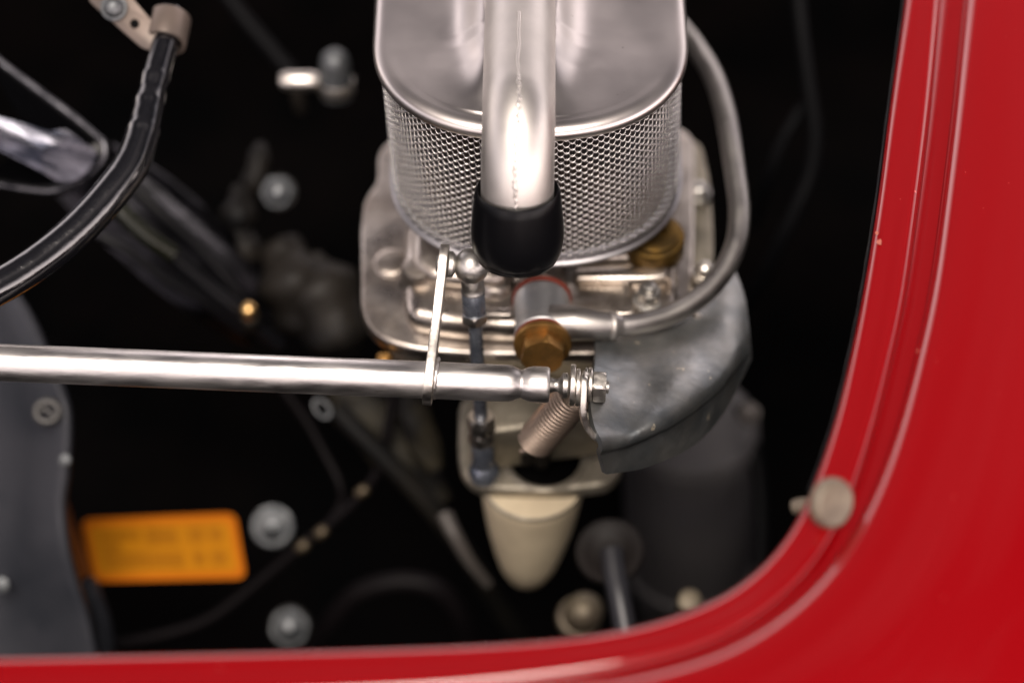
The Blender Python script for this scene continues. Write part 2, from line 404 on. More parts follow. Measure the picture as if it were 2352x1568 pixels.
# expanded mesh: wavy strands joined at their nodes
path = oval_pts(1.3, n_arc=140)
L = [0]
for a, b in zip(path, path[1:]): L.append(L[-1]+(b-a).length)
def at_len(s):
    lo = 0
    import bisect
    i = min(max(bisect.bisect_right(L, s)-1, 0), len(path)-2)
    t = (s-L[i])/(L[i+1]-L[i]); p = path[i].lerp(path[i+1], t)
    d = (path[i+1]-path[i]).normalized(); nrm = Vector((d.y, -d.x, 0))
    return p, nrm
s0, s1 = L[0]+88, L[-1]-88
pitch, rowh = 4.15, 1.55
rowsn = int((FTZ-FBZ-5.2)/rowh)
V = []; Fc = []
ns = int((s1-s0)/pitch*8)
samp = [at_len(s0+(s1-s0)*i/ns) for i in range(ns+1)]
nrm_s = []
for i in range(ns+1):
    q = Vector()
    for j in range(max(0, i-6), min(ns, i+6)+1): q += samp[j][1]
    nrm_s.append(q.normalized())
for k in range(rowsn+1):
    zk = FBZ+2.0+k*rowh; lean = SHB*(1-(zk-FBZ)/(FTZ-FBZ))
    base = None
    for i in range(ns+1):
        s = (s1-s0)*i/ns; c = math.cos(2*math.pi*s/pitch+k*math.pi)
        p, _ = samp[i]; n = nrm_s[i]
        c2 = math.copysign(abs(c)**.8, c)
        ctr = p+Vector((lean, 0, zk+.78*c2))-n*(.34*c2)
        hw, ht = .14, .25
        lo_ = max(0, -c2); hw, ht = .12+.05*lo_, .18+.18*lo_; up_ = (Vector((0, 0, 1))*.80-n*.60).normalized(); ou = (n*.80+Vector((0, 0, 1))*.60)
        i0 = len(V)
        V += [ctr+up_*ht, ctr+ou*hw, ctr-up_*ht, ctr-ou*hw]
        if i:
            j0 = i0-4
            for q in range(4):
                Fc.append((j0+q, j0+(q+1) % 4, i0+(q+1) % 4, i0+q))
base = BASE[af.name]
me = bpy.data.meshes.new('mesh_wall'); me.from_pydata([tuple((v-base)*.001) for v in V], [], Fc)
for p in me.polygons: p.use_smooth = True
me.materials.append(MESHM); mo = bpy.data.objects.new('mesh_wall', me); COL.objects.link(mo); mo.parent = af
# dark pleated element inside
rows = []
for z in (FBZ+1, (FTZ+FBZ)/2, FTZ-2.5):
    r = []
    for i, p in enumerate(oval_pts(4.2, n_arc=190, shx=SHB*.5)):
        c = Vector((fcx, FRY+SY, 0)); d = (p-c); d.z = 0
        r.append(p+Vector((0, 0, z))+d.normalized()*(.7 if i % 2 else -.7))
    rows.append(r)
obj('filter_element', gridmesh(rows), PAPER, af, sharp=20)
# breather pipe with its bend
TH = 75.0; BR = 27.0; ys, zs = 56.5, 60.0
pp = [Vector((PX, ys+90, zs+0)), Vector((PX, ys+60, zs)), Vector((PX, ys+30, zs)), Vector((PX, ys+12, zs))]
for i in range(25):
    a = R_(TH)*i/24; pp.append(Vector((PX, ys-BR*math.sin(a), zs-BR*(1-math.cos(a)))))
dirp = Vector((0, -math.cos(R_(TH)), -math.sin(R_(TH)))); pe = pp[-1].copy()
for q in (5, 10, 16, 22): pp.append(pe+dirp*q)
pp = [p+Vector((max(0, (60-p.z))*-.012+(p.y-60)*.012, 0, 0)) for p in pp]
rp = obj('breather_pipe', tube(bmesh.new(), pp, 12.35, 64), PIPEM, af, sharp=60)
# weld seam along the top of the pipe (wavy, laid beads)
seam = []; path2 = crom(pp[2:-1], 8)
for i, p in enumerate(path2):
    p = Vector(p); a = Vector(path2[max(i-1, 0)]); b = Vector(path2[min(i+1, len(path2)-1)]); t = (b-a).normalized()
    nn = Vector((1, 0, 0)).cross(t).normalized()
    if nn.z < 0 and nn.y > 0: nn = -nn
    if nn.dot(-FW) < 0: nn = -nn
    ang = R_(-2+2.5*math.sin(i*.031)+1.1*math.sin(i*.37)+.8*math.sin(i*.91+1))
    nv = (nn*math.cos(ang)+Vector((1, 0, 0))*math.sin(ang))
    seam.append(p+nv*12.12)
bm = tube(bmesh.new(), seam, lambda i, t: .60+.09*math.sin(i*.23)+.06*math.sin(i*.71)+.06*math.sin(i*.11+2), 12)
ws = obj('weld_seam', bm, PIPEM, rp, sharp=80)
# weld fillets where the pipe lands on the lid
for sgn in (-1, 1):
    pts = []
    for i in range(40):
        y = ys-2+i*1.6; x = PX+sgn*(12.4-.4+.8*math.sin(i*.7)*.4)
        z = lid_z(x+sgn*1.0, y, 20)+.2
        z = min(z, zs+3)
        dx = math.sqrt(max(0, 12.35**2-(z-zs)**2)); pts.append(Vector((PX+sgn*(dx+.1)+(y-60)*.012, y, z)))
    obj('weld_fillet', tube(bmesh.new(), pts, lambda i, t: .9+.12*math.sin(i*.8)+.1*math.sin(i*1.7), 10), ALU, rp, sharp=80)
# rubber boot on the pipe end
b0 = pe+dirp*2.2+Vector((pp[-2].x-pe.x, 0, 0)); 
bm = bmesh.new()
lathe(bm, [(12.3, 2.5), (12.7, -2.0), (13.2, -4.6), (13.8, -5.2), (14.4, -4.4), (14.9, -1), (15.5, 5), (15.95, 11), (15.8, 15), (15.2, 18.6), (14.7, 19.6), (14.5, 19.9), (14.5, 20.3), (13.8, 21.8), (12.2, 22.9), (9, 23.4), (.02, 23.5)], b0+Vector((.3, 0, 0)), dirp, 64, cap=False)
obj('rubber_boot', bm, BLACKR, af, sharp=50)

# ================================================================== THROTTLE CROSS SHAFT
ZR = 12.0
a0, a1 = P(-80, 829, ZR), P(1262, 884, ZR); rax = (a1-a0).normalized(); LR = (a1-a0).length
cs = thing('throttle_cross_shaft', a0, 'long bright alloy tube running across the bay with a welded lever', 'throttle shaft')
def rodp(u): return (P(u, 829+(u+80)*55/1342, ZR)-a0).dot(rax)
R0 = 6.55
bm = bmesh.new()
lathe(bm, [(R0, 0), (R0, rodp(400)), (R0*1.0, rodp(800)), (R0*.985, rodp(1160)), (R0*.96, rodp(1175)), (R0*.86, rodp(1186)), (R0*.77, rodp(1194)), (R0*.755, rodp(1198)), (R0*.80, rodp(1203)), (R0*.90, rodp(1212)), (R0*.955, rodp(1222)),
           (R0*.97, rodp(1235)), (R0*.97, rodp(1253)), (R0*.95, rodp(1258)), (R0*.89, rodp(1262)), (R0*.70, rodp(1263)), (R0*.62, rodp(1260)), (R0*.55, rodp(1245))], a0, rax, 64)
obj('tube', bm, RODM, cs, sharp=60)
# lever: flat bar whose face is square to the shaft; it lies in the plane (Y,Z) and leans with the shaft
lt, lb = P(1019, 600, 19), P(988, 868, 12)
ldir = (lt-lb).normalized(); LL = (lt-lb).length
lnx = (rax-ldir*rax.dot(ldir)).normalized(); lw = lnx.cross(ldir)
def lever_outline(n=12):
    pts = []
    for i in range(n+1):
        a = math.pi*i/n; pts.append((LL+6*math.sin(a), 6*math.cos(a)))
    for f, ww in ((.8, -5.4), (.5, -5.2), (.3, -6.5), (.14, -8.6)): pts.append((LL*f, ww))
    for i in range(n+1):
        a = math.pi+math.pi*i/n; pts.append((9.5*math.sin(a), 9.3*math.cos(a)))
    for f, ww in ((.14, 8.6), (.3, 6.5), (.5, 5.2), (.8, 5.4)): pts.append((LL*f, ww))
    return pts
bm = extr(bmesh.new(), [lb+ldir*h+lw*x-lnx*1.7 for h, x in lever_outline()], lnx*3.2, .35, 2)
obj('lever', bm, LEVM, cs)
# weld at the lever foot
wp = [lb+rax*2.1+(ldir*math.cos(a)+lw*math.sin(a))*6.7 for a in [2*math.pi*i/40 for i in range(41)]]
obj('weld_ring', tube(bmesh.new(), wp, lambda i, t: .75+.2*math.sin(i*2.3), 8), RODM, cs, sharp=80)
# ball stud: rivet head left of the lever, collar and neck right
sc = lt+ldir*.5; sax = (P(1082, 611, 20)-P(1019, 606, 19)).normalized(); sc = P(1019, 606, 19)
obj('stud_head', cyl(3.0, -2.6, -1.4, sc, sax, 24, .5), STEEL, cs)
bm = bmesh.new(); lathe(bm, [(4.4, 1.3), (4.7, 1.6), (4.7, 3.0), (4.2, 3.5), (3.3, 4.0), (2.2, 4.3), (1.9, 4.8), (1.9, 7)], sc, sax, 28)
obj('stud_collar', bm, STEEL, cs)

# ================================================================== LINK ROD (ball socket to carburettor)
ball = P(1083, 611, 20)
lo = P(1112, 1085, 82); lax = (lo-ball).normalized(); LN = (lo-ball).length
lk = thing('throttle_link_rod', ball, 'upright threaded link rod with steel ball socket beside the black rubber boot', 'link rod')
def lkh(v): # height along the link for a picture row
    lo_, hi_ = 0, LN*1.2
    for _ in range(30):
        m_ = (lo_+hi_)/2; p = ball+lax*m_; rel = p-CAMP; d = rel.dot(FW); vv = 784-rel.dot(UP)/(d*SENS/LENS/2352)
        if vv < v: lo_ = m_
        else: hi_ = m_
    return lo_
bm = bmesh.new()
prof = []
for i in range(17):
    a = math.pi*i/20; prof.append((6.3*math.sin(a)+.01, -6.3*math.cos(a)))
prof += [(4.15, lkh(655)-.8), (4.05, lkh(655)), (4.05, lkh(663)), (4.3, lkh(664.5)), (4.3, lkh(668))]
lathe(bm, prof, ball, lax, 40)
obj('ball_socket', bm, STEEL, lk, sharp=50)
obj('socket_sleeve', cyl(4.25, lkh(668), lkh(724), ball, lax, 12, .3, .2), BLUST, lk)
obj('lock_nut', hexnut(5.1, lkh(716), lkh(733), ball, lax, .5), LEVM, lk)
obj('threaded_collar', cyl(3.0, lkh(733), lkh(744), ball, lax, 20, .4), STEEL, lk)
# threaded rod
bm = bmesh.new(); hs_, he_ = lkh(744), lkh(960); prof = []; h = hs_; k = 0
while h < he_:
    prof.append((2.55 if k % 2 else 2.3, h)); h += .45; k += 1
lathe(bm, prof, ball, lax, 20); obj('rod', bm, BLUST, lk, sharp=80)
obj('lock_nut', hexnut(5.3, lkh(955), lkh(985), ball, lax, .2), LEVM, lk)
obj('lock_nut', hexnut(5.4, lkh(987), lkh(1012), ball, lax, .7), LEVM, lk)
obj('socket_sleeve', cyl(4.3, lkh(1012), lkh(1070), ball, lax, 20, .5), BLUST, lk)
bm = bmesh.new(); lathe(bm, [(4.3, lkh(1066)), (5.6, lkh(1074)), (5.9, lkh(1084)), (5.2, lkh(1096)), (3, lkh(1102))], ball, lax, 28)
obj('ball_socket', bm, BLUST, lk)

# ================================================================== BRACKET (zinc casting) with pivot
bk = thing('throttle_bracket', P(1500, 1000, 40), 'mottled grey zinc bracket curving down from the shaft pivot on the right', 'bracket')
cols = [[(1366, 770, 58), (1362, 840, 34), (1350, 925, 14), (1358, 985, 7), (1374, 1020, 4), (1370, 1036, 7), (1382, 1083, 13)],
        [(1405, 768, 58), (1412, 845, 38), (1420, 925, 20), (1432, 992, 12), (1432, 1010, 10), (1430, 1018, 14), (1442, 1073, 22)],
        [(1460, 762, 60), (1470, 850, 40), (1480, 922, 24), (1490, 966, 15), (1494, 984, 14), (1494, 990, 17), (1506, 1054, 26)],
        [(1530, 745, 62), (1545, 830, 44), (1556, 885, 30), (1566, 922, 24), (1572, 938, 24), (1574, 944, 27), (1582, 1016, 38)],
        [(1600, 712, 68), (1618, 790, 52), (1626, 838, 42), (1632, 868, 37), (1640, 882, 37), (1641, 887, 40), (1645, 950, 50)],
        [(1636, 640, 84), (1664, 722, 67), (1678, 790, 54), (1682, 815, 51), (1686, 830, 52), (1686, 834, 54), (1688, 872, 60)],
        [(1672, 598, 92), (1699, 682, 80), (1708, 748, 70), (1709, 775, 66), (1711, 795, 66), (1712, 803, 67), (1712, 822, 70)]]
cw = [[tuple(P(*p)) for p in c] for c in cols]
# interpolate along both directions, keeping the crease tight
rows = []
dense = [crom(c, 6) for c in cw]
for i in range(len(dense[0])):
    rows.append(crom([d[i] for d in dense], 6))
bm = gridmesh(rows)
bmesh.ops.recalc_face_normals(bm, faces=bm.faces)
bmesh.ops.solidify(bm, geom=bm.faces[:], thickness=2.4)
obj('shield', bm, GALV, bk, sharp=50)
# rib following the crease
# tab that carries the pivot: thin sheet square to the shaft
pv = P(1345, 887, ZR)
tabp = [(1342, 850, 4), (1336, 868, 0), (1334, 905, -1), (1333, 945, 0), (1340, 978, 2), (1356, 1004, 4), (1378, 1022, 6)]
tr = []
for (u, v, d), wd in zip(tabp, (17, 21, 22, 20, 15, 9, 3)):
    tr.append((P(u, v, d), wd))
pc = crom([(*p, wd) for p, wd in tr], 5)
bm = bmesh.new(); L1 = []
for i, q in enumerate(pc):
    p = Vector(q[:3]); wd = q[3]; t = (Vector(pc[min(i+1, len(pc)-1)][:3])-Vector(pc[max(i-1, 0)][:3])).normalized()
    nx_ = t.cross(FW).normalized()
    if nx_.x < 0: nx_ = -nx_
    L1.append([bm.verts.new(p), bm.verts.new(p+nx_*2.2), bm.verts.new(p+nx_*2.2+FW*wd), bm.verts.new(p+FW*wd)])
for a, b in zip(L1, L1[1:]):
    for j in range(4): bm.faces.new((a[j], b[j], b[(j+1) % 4], a[(j+1) % 4]))
bm.faces.new(L1[0]); bm.faces.new(L1[-1][::-1]); bmesh.ops.recalc_face_normals(bm, faces=bm.faces); bev(bm, .45, 2, 50)
obj('pivot_tab', bm, LEVM, bk)
def rp(u): return rodp(u)
bm = bmesh.new(); lathe(bm, [(2.7, rodp(1245)), (2.7, rodp(1268)), (2.35, rodp(1272)), (2.35, rodp(1280)), (2.8, rodp(1286)), (4.0, rodp(1290)), (4.5, rodp(1293)), (4.5, rodp(1303)), (4.1, rodp(1306)), (3.0, rodp(1308)), (2.2, rodp(1311)), (2.2, rodp(1398))], a0, rax, 28)
obj('pivot_pin', bm, STEEL, bk, sharp=40)
def washer(u0, u1, r, dv=0, rot=(0, 0)):
    ax = (rax+Vector((0, rot[0], rot[1]))).normalized()
    return cyl(r, rodp(u0), rodp(u1), a0+UP*dv*-MPP, rax, 36, .35)
obj('washer', washer(1309, 1321, 7.3, -2), LEVM, bk)
obj('washer', washer(1322, 1332, 6.6, 3), LEVM, bk)
obj('washer', washer(1350, 1360, 6.1, -4), LEVM, bk)
obj('spring_washer', washer(1343, 1349, 5.6, -7), STEEL, bk)
obj('hex_nut', hexnut(6.0, rodp(1362), rodp(1391), a0, rax, .2, .8), LEVM, bk)

# ================================================================== FUEL LINE with banjo
ZB = -35.0
def HB(u, v): return H(u, v, ZB)
f0 = HB(1246, 792); fax = (Vector((0, -1, .16))).normalized()
fu = thing('fuel_pipe', f0, 'bare metal fuel pipe looping from the brass banjo bolt around the right of the filter', 'fuel pipe')
def fy(v): return (HB(1246, v)-f0).dot(fax)
bm = bmesh.new(); hb0, hb1 = fy(672), fy(776)
lathe(bm, [(9.6, hb0), (10.3, hb0+.6), (10.3, hb0+2), (9.9, hb0+3), (9.9, hb1-3), (10.3, hb1-2), (10.3, hb1-.6), (9.6, hb1)], f0, fax, 48)
obj('banjo_fitting', bm, mat('grey_plated_fitting', (.60, .59, .58), .85, .46, col2=(.46, .47, .48), cscale=70, rvar=.06), fu)
obj('sealing_washer', cyl(11.0, hb0-1.6, hb0-.1, f0, fax, 48, .3), FIBRE, fu)
obj('sealing_washer', cyl(10.3, hb1+.1, hb1+1.3, f0, fax, 48, .3), FIBRE, fu)
bo = obj('banjo_bolt', cyl(10.5, hb1+1.4, hb1+4.2, f0, fax, 48, .6), BRASS, fu)
obj('hex_head', hexnut(8.4, hb1+4.2, hb1+10.5, f0, fax, .35, 1.0), BRASS, bo)
bm = bmesh.new(); lathe(bm, [(9.5, hb0-1.7), (10.2, hb0-2.5), (10.2, hb0-6), (9.0, hb0-7), (9.0, hb0-22)], f0, fax, 40)
obj('inlet_boss', bm, CAST, fu)
pts = [(1262, 740, 48), (1320, 742, 47), (1380, 747, 47), (1450, 745, 49), (1530, 726, 53), (1600, 688, 58), (1655, 632, 64), (1690, 560, 71), (1698, 480, 79), (1686, 380, 90), (1668, 270, 103), (1640, 180, 116), (1600, 112, 128), (1560, 60, 135)]
def fr(i, t):
    k = t*13
    return 6.5 if k < 1.0 else (6.5-(k-1.0)*1.3 if k < 2.2 else (4.9 if k < 2.6 else 4.0))
tubeo('pipe', pts, fr, mat('reflection_toned_fuel_pipe', (.42, .40, .375), 1, .40, col2=(.36, .34, .33), cscale=50, rvar=.05), fu, seg=28)  # base tone lowered to carry the darker reflections on this pipe
bm = bmesh.new(); q = crom([P(*c) for c in pts], 8); c0 = Vector(q[19]); t0 = (Vector(q[20])-Vector(q[18])).normalized()
lathe(bm, [(4.6, -1.2), (5.3, -.6), (5.3, .6), (4.6, 1.2)], c0, t0, 28); obj('solder_ring', bm, PIPEM, fu)

# ================================================================== CARBURETTOR
cb = thing('carburettor', H(1200, 700, -60), 'cast aluminium carburettor under the air filter behind the alloy shaft', 'carburettor')
plate('top_flange', [(866, 340), (868, 415), (836, 455), (828, 520), (828, 700), (842, 744), (880, 780), (960, 802), (1100, 812), (1400, 812), (1540, 795), (1590, 720), (1596, 560), (1596, 300), (1400, 250), (1000, 250)], -52, 7, CAST, cb, b=1.6, r=9)
plate('body', [(880, 480), (876, 700), (900, 752), (980, 778), (1400, 790), (1560, 760), (1580, 640), (1580, 300), (950, 300)], -58.5, 22, CASTD, cb, b=2, r=8)
plate('top_cover', [(934, 500), (928, 560), (926, 690), (940, 722), (1040, 742), (1190, 748), (1400, 744), (1520, 735), (1552, 710), (1562, 560), (1540, 380), (1000, 380)], -41, 11.5, CAST, cb, b=4.5, r=8)
plate('float_chamber_dome', [(946, 515), (944, 600), (990, 632), (1080, 640), (1170, 640), (1170, 480), (960, 470)], -34, 8, CAST, cb, b=3.8, r=9)
plate('ridge', [(1318, 612), (1318, 640), (1500, 640), (1538, 632), (1538, 606)], -36, 6, CAST, cb, b=2.2, r=3)
plate('ridge', [(1080, 702), (1080, 722), (1180, 724), (1180, 704)], -38.2, 4, CAST, cb, b=1.4, r=2)
plate('ridge', [(1320, 560), (1320, 592), (1560, 588), (1560, 556)], -35, 7, CAST, cb, b=2.4, r=3)
plate('web', [(1290, 650), (1290, 720), (1460, 724), (1460, 652)], -39, 4, CAST, cb, b=1.6, r=3)
plate('web', [(1510, 650), (1512, 728), (1548, 724), (1552, 640)], -38.5, 5, CAST, cb, b=1.8, r=3)
for (u, v, z0_, r_, h_) in ((993, 712, -52, 8.5, 3.2), (962, 640, -44, 6.5, 7.5), (1215, 600, -40, 9, 5), (1140, 660, -42, 6, 4.5), (900, 610, -53, 7, 3)):
    bm = bmesh.new(); c_ = H(u, v, z0_)
    lathe(bm, [(r_*1.25, 0), (r_*1.05, h_*.35), (r_, h_*.7), (r_*.86, h_*.93), (r_*.6, h_), (.02, h_+.05)], c_, (0, 0, 1), 36); obj('casting_boss', bm, CAST, cb)
# screws with collars
for (u, v, z) in ((993, 712, -50.5), (1490, 692, -40)):
    c = H(u, v, z)
    s = obj('cover_screw', cyl(6.0, 0, 1.4, c, (0, 0, 1), 32, .4), STEEL, cb)
    obj('screw_nut', hexnut(4.6, 1.4, 6.2, c, (0, 0, 1), .3), DARK if u < 1200 else STEEL, s)
    obj('screw_tip', cyl(2.3, 6.2, 9.0, c, (0, 0, 1), 20, .6), STEEL, s)
bm = bmesh.new(); c = H(1490, 668, -41)
for i in range(25):
    pass
tubepts = [c+Vector((8.5*math.cos(a), 8.5*math.sin(a)+1, 1.2)) for a in [R_(-30)+R_(240)*i/24 for i in range(25)]]
obj('screw_pocket', tube(bm, tubepts, 1.7, 10), CAST, cb)
# brass plug
c = H(1502, 552, -33)
bp_ = obj('brass_plug', cyl(11.5, -6, 3.0, c, (0, 0, 1), 48, 1), BRASSD, cb)
bm = bmesh.new(); lathe(bm, [(9.2, 3.0), (9.2, 4.1), (8.4, 4.5), (4.5, 4.3), (4.2, 3.4)], c, (0, 0, 1), 40); obj('plug_ring', bm, BRASSD, bp_)
# side cover behind the fuel pipe
plate('side_cover', [(1575, 330), (1590, 318), (1612, 335), (1632, 420), (1640, 560), (1636, 660), (1600, 680), (1572, 600)], -62, 10, GREYP if False else CASTD, cb, b=2, r=8)
for (u, v, z, r) in ((1604, 446, -58, 4.2), (1618, 628, -50, 3.4), (1600, 748, -46, 3.2)):
    c = H(u, v, z)
    s = obj('side_bolt', cyl(r+1, -3, 1.0, c, (0, 0, 1), 24, .4), STEEL if v < 500 else LEVM, cb)
    bm = bmesh.new(); lathe(bm, [(r, 1), (r, 3), (r*.8, 4.6), (r*.4, 5.4), (.02, 5.6)], c, (0, 0, 1), 20); obj('dome', bm, STEEL if v < 500 else LEVM, s)
obj('drain_plug', cyl(3.2, 0, 5, H(884, 815, -60), (0, -1, -.3), 20, .6), BRASS, cb)
# middle barrel and lower flange
plate('throttle_barrel', [(1080, 925), (1080, 1000), (1130, 992), (1220, 980), (1330, 965), (1420, 950), (1440, 830), (1100, 820)], -80, 24, CASTD, cb, b=3, r=10)
plate('lower_flange', [(1056, 900), (1052, 1040), (1060, 1086), (1096, 1118), (1180, 1124), (1300, 1124), (1400, 1112), (1428, 1080), (1440, 1000), (1440, 880)], -108, 7, CASTD, cb, b=2.2, r=9)
bm = bmesh.new(); lathe(bm, [(13.5, 0), (14.2, .8), (15.5, 1.0), (16.5, 0)], H(1252, 1050, -107.8), (0, 0, 1), 40, cap=False)
obj('throat_rim', bm, CASTD, cb)
obj('throat_shade_disc', cyl(14, -1, .5, H(1252, 1050, -107.6), (0, 0, 1), 40, .2), BAY, cb)  # flat black disc standing for the shade inside the bore
for (u, v, r, m_) in ((1240, 1040, 4.4, BRASSD), (1244, 1062, 3.6, DARK), (1290, 1030, 5, DARK), (1210, 1050, 5, DARK)):
    obj('linkage_screw', hexnut(r, 0, 7, H(u, v, -103), (0, 0, 1), .2), m_, cb)
# cream cone below
cc = H(1224, 1128, -115)
cf = thing('cream_cone', cc, 'cream plastic cone hanging out of focus below the carburettor flange', 'plastic cone')
bm = bmesh.new(); lathe(bm, [(19.5, 1), (20.2, -1), (20, -4), (18.4, -18), (16.4, -32), (13.6, -46), (11.2, -56), (8.2, -63.5), (4.5, -67.5), (.02, -69)], cc+Vector((0, 6, 0)), (.03, 0, 1), 48)
obj('cone_shell', bm, CREAM, cf)
bm = bmesh.new(); lathe(bm, [(19.6, 1.2), (20.2, .6), (20.25, -.4), (20.1, -.8)] or [(20.4, 1.2), (21.4, .6), (21.6, -1.6), (20.3, -2.2)], cc+Vector((0, 6, 0)), (.03, 0, 1), 48, cap=False); obj('cone_collar', bm, CASTD, cf)

# ================================================================== RETURN SPRING
sa, sb = P(1326, 903, 30), P(1232, 1010, 58); sx_, sy_, sz_ = frame(sb-sa); LS = (sb-sa).length
sp = thing('return_spring', sb, 'pale coppery coil spring slanting down behind the shaft pivot', 'spring')
turns = 17; pts = []
for i in range(turns*24+1):
    a = 2*math.pi*i/24; pts.append(sa+sz_*(LS*i/(turns*24))+(sx_*math.cos(a)+sy_*math.sin(a))*6.6)
obj('coil', tube(bmesh.new(), pts, .58, 10), SPRM, sp)
e = pts[-1]; obj('end_hook', tube(bmesh.new(), crom([e, e+sz_*3-sx_*3, sb+sz_*7, sb+sz_*10+sx_*2], 6), .8, 8), SPRM, sp)

# ================================================================== HOSE AND CLIP, upper left
hp = [(392, 30, 70), (381, 90, 62), (362, 160, 56), (345, 230, 50), (330, 300, 44), (302, 378, 38), (250, 450, 32), (178, 528, 26), (90, 600, 20), (0, 656, 14), (-90, 700, 8)]
HOSE.node_tree.nodes['Principled BSDF'].inputs['Coat IOR'].default_value = 1.6
ho = thing('black_hose', P(300, 380, 40), 'shiny black sleeved hose curving down across the upper left corner', 'hose')
def hr(i, t):
    k = t*10
    b_ = 4.9 if k < 1.5 else 4.9+min(1.6, (k-1.5)*.45)
    return b_+.32*math.exp(-((k-2.3)/.15)**2)+.30*math.exp(-((k-3.1)/.12)**2)-.3*math.exp(-((k-2.7)/.15)**2)+.35*math.exp(-((k-4.0)/.12)**2)
tubeo('hose_sleeve', hp, hr, HOSE, ho, n=14, seg=32)
cl = thing('pipe_clip', P(360, 70, 62), 'tan metal clip looped around the top of the black hose', 'hose clip')
cax = (P(366, 150, 57)-P(386, 55, 66)).normalized(); cc_ = P(384, 70, 65); x_, y_, z_ = frame(cax)
# loop: open band
side = (P(200, -10, 66)-P(340, 90, 66)).normalized()
rr = 8.0; bm = bmesh.new(); ring = []
x0 = (side-z_*side.dot(z_)).normalized(); y0 = z_.cross(x0)
outl = [(x0*-0+x0*0)]
arc = []
for i in range(29):
    a = R_(-150)+R_(300)*i/28
    arc.append(-x0*math.cos(a)*rr+y0*math.sin(a)*rr)
prof_o = arc; tn = 1.5
vs = []
for p in arc:
    n_ = p.normalized(); vs.append([bm.verts.new(cc_+p-z_*6), bm.verts.new(cc_+p+z_*6), bm.verts.new(cc_+p-n_*tn+z_*6), bm.verts.new(cc_+p-n_*tn-z_*6)])
for a, b in zip(vs, vs[1:]):
    for j in range(4): bm.faces.new((a[j], b[j], b[(j+1) % 4], a[(j+1) % 4]))
bm.faces.new(vs[0]); bm.faces.new(vs[-1][::-1]); bmesh.ops.recalc_face_normals(bm, faces=bm.faces); bev(bm, .3, 2, 50)
obj('loop', bm, TAN, cl)
st = [(338, 36, 60), (362, 60, 58), (356, 118, 58), (326, 112, 60), (200, 0, 66), (200, -60, 66), (256, -60, 64)]
bm = extr(bmesh.new(), rounded([P(*p) for p in st], 3), FW*2.6, .4, 2)
obj('strap', bm, TAN, cl)
sc_ = P(262, 18, 61.5); s = obj('clip_screw', cyl(5.0, 0, 1.2, sc_, -FW, 28, .4), ZINC, cl)
bm = bmesh.new(); lathe(bm, [(3.9, 1.2), (3.7, 2.4), (2.8, 3.4), (1.4, 3.9), (.02, 4)], sc_, (-FW+RT*.15), 24); obj('screw_dome', bm, ZINC, s)
obj('clip_hole_shade', cyl(1.7, -.2, .12, P(309, 55, 59.8), -FW, 20, .05), BAY, cl)  # black disc laid on the strap as the shade of a hole

# ================================================================== GLOSSY DOMED HOUSING, far left
gh = thing('gloss_black_housing', P(60, 300, 100), 'gloss black housing with rolled rim and painted sky reflection at the left edge', 'housing')
SKYREF = mat('sky_reflection_enamel', (.12, .12, .14), 1, .24, col2=(.02, .022, .03), cscale=110, clo=.44, chi=.58, stretch=(4, .45, 1), bump=.3, bscale=60, bdist=.002)
SKYREF.node_tree.nodes['Mapping'].vector_type = 'TEXTURE'; SKYREF.node_tree.nodes['Mapping'].inputs['Rotation'].default_value = (R_(40), 0, R_(-30))
top = crom([P(*p) for p in ((-60, 90, 112), (0, 142, 110), (80, 202, 108), (160, 262, 106), (215, 308, 104), (240, 334, 103), (236, 366, 103), (212, 396, 104), (170, 422, 105), (120, 438, 106), (60, 434, 108), (0, 424, 110), (-60, 412, 112))], 6)
obj('rolled_rim', tube(bmesh.new(), top, lambda i, t: 1.0+.5*max(0, math.sin(math.pi*t))**.5, 12), mat('rim_enamel', (.10, .10, .11), .9, .25, col2=(.02, .02, .025), cscale=120), gh, sharp=80)
mid = crom([P(*p) for p in ((-60, 250, 96), (0, 272, 95), (70, 292, 94), (130, 306, 94), (185, 322, 95), (222, 346, 98))], 6)
cen = P(80, 330, 97)
T = [Vector(p) for p in top]
gm = []
for p in T:
    gm.append([p+FW*26, p+FW*6, p, p.lerp(cen, .06)+FW*.5, p.lerp(cen, .25)+FW*.3, p.lerp(cen, .5), p.lerp(cen, .75), cen])
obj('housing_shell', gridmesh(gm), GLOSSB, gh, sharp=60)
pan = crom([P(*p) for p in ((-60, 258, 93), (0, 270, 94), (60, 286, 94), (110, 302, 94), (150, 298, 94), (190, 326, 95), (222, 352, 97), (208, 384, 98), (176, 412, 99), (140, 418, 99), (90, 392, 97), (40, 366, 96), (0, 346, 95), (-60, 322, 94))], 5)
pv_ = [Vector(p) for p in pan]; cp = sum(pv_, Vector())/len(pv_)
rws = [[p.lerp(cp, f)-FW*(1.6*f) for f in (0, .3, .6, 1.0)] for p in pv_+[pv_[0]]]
obj('sky_reflection_panel', gridmesh(rws), SKYREF, gh, sharp=80)  # reflected sky put in as a lighter, streaked patch of its own

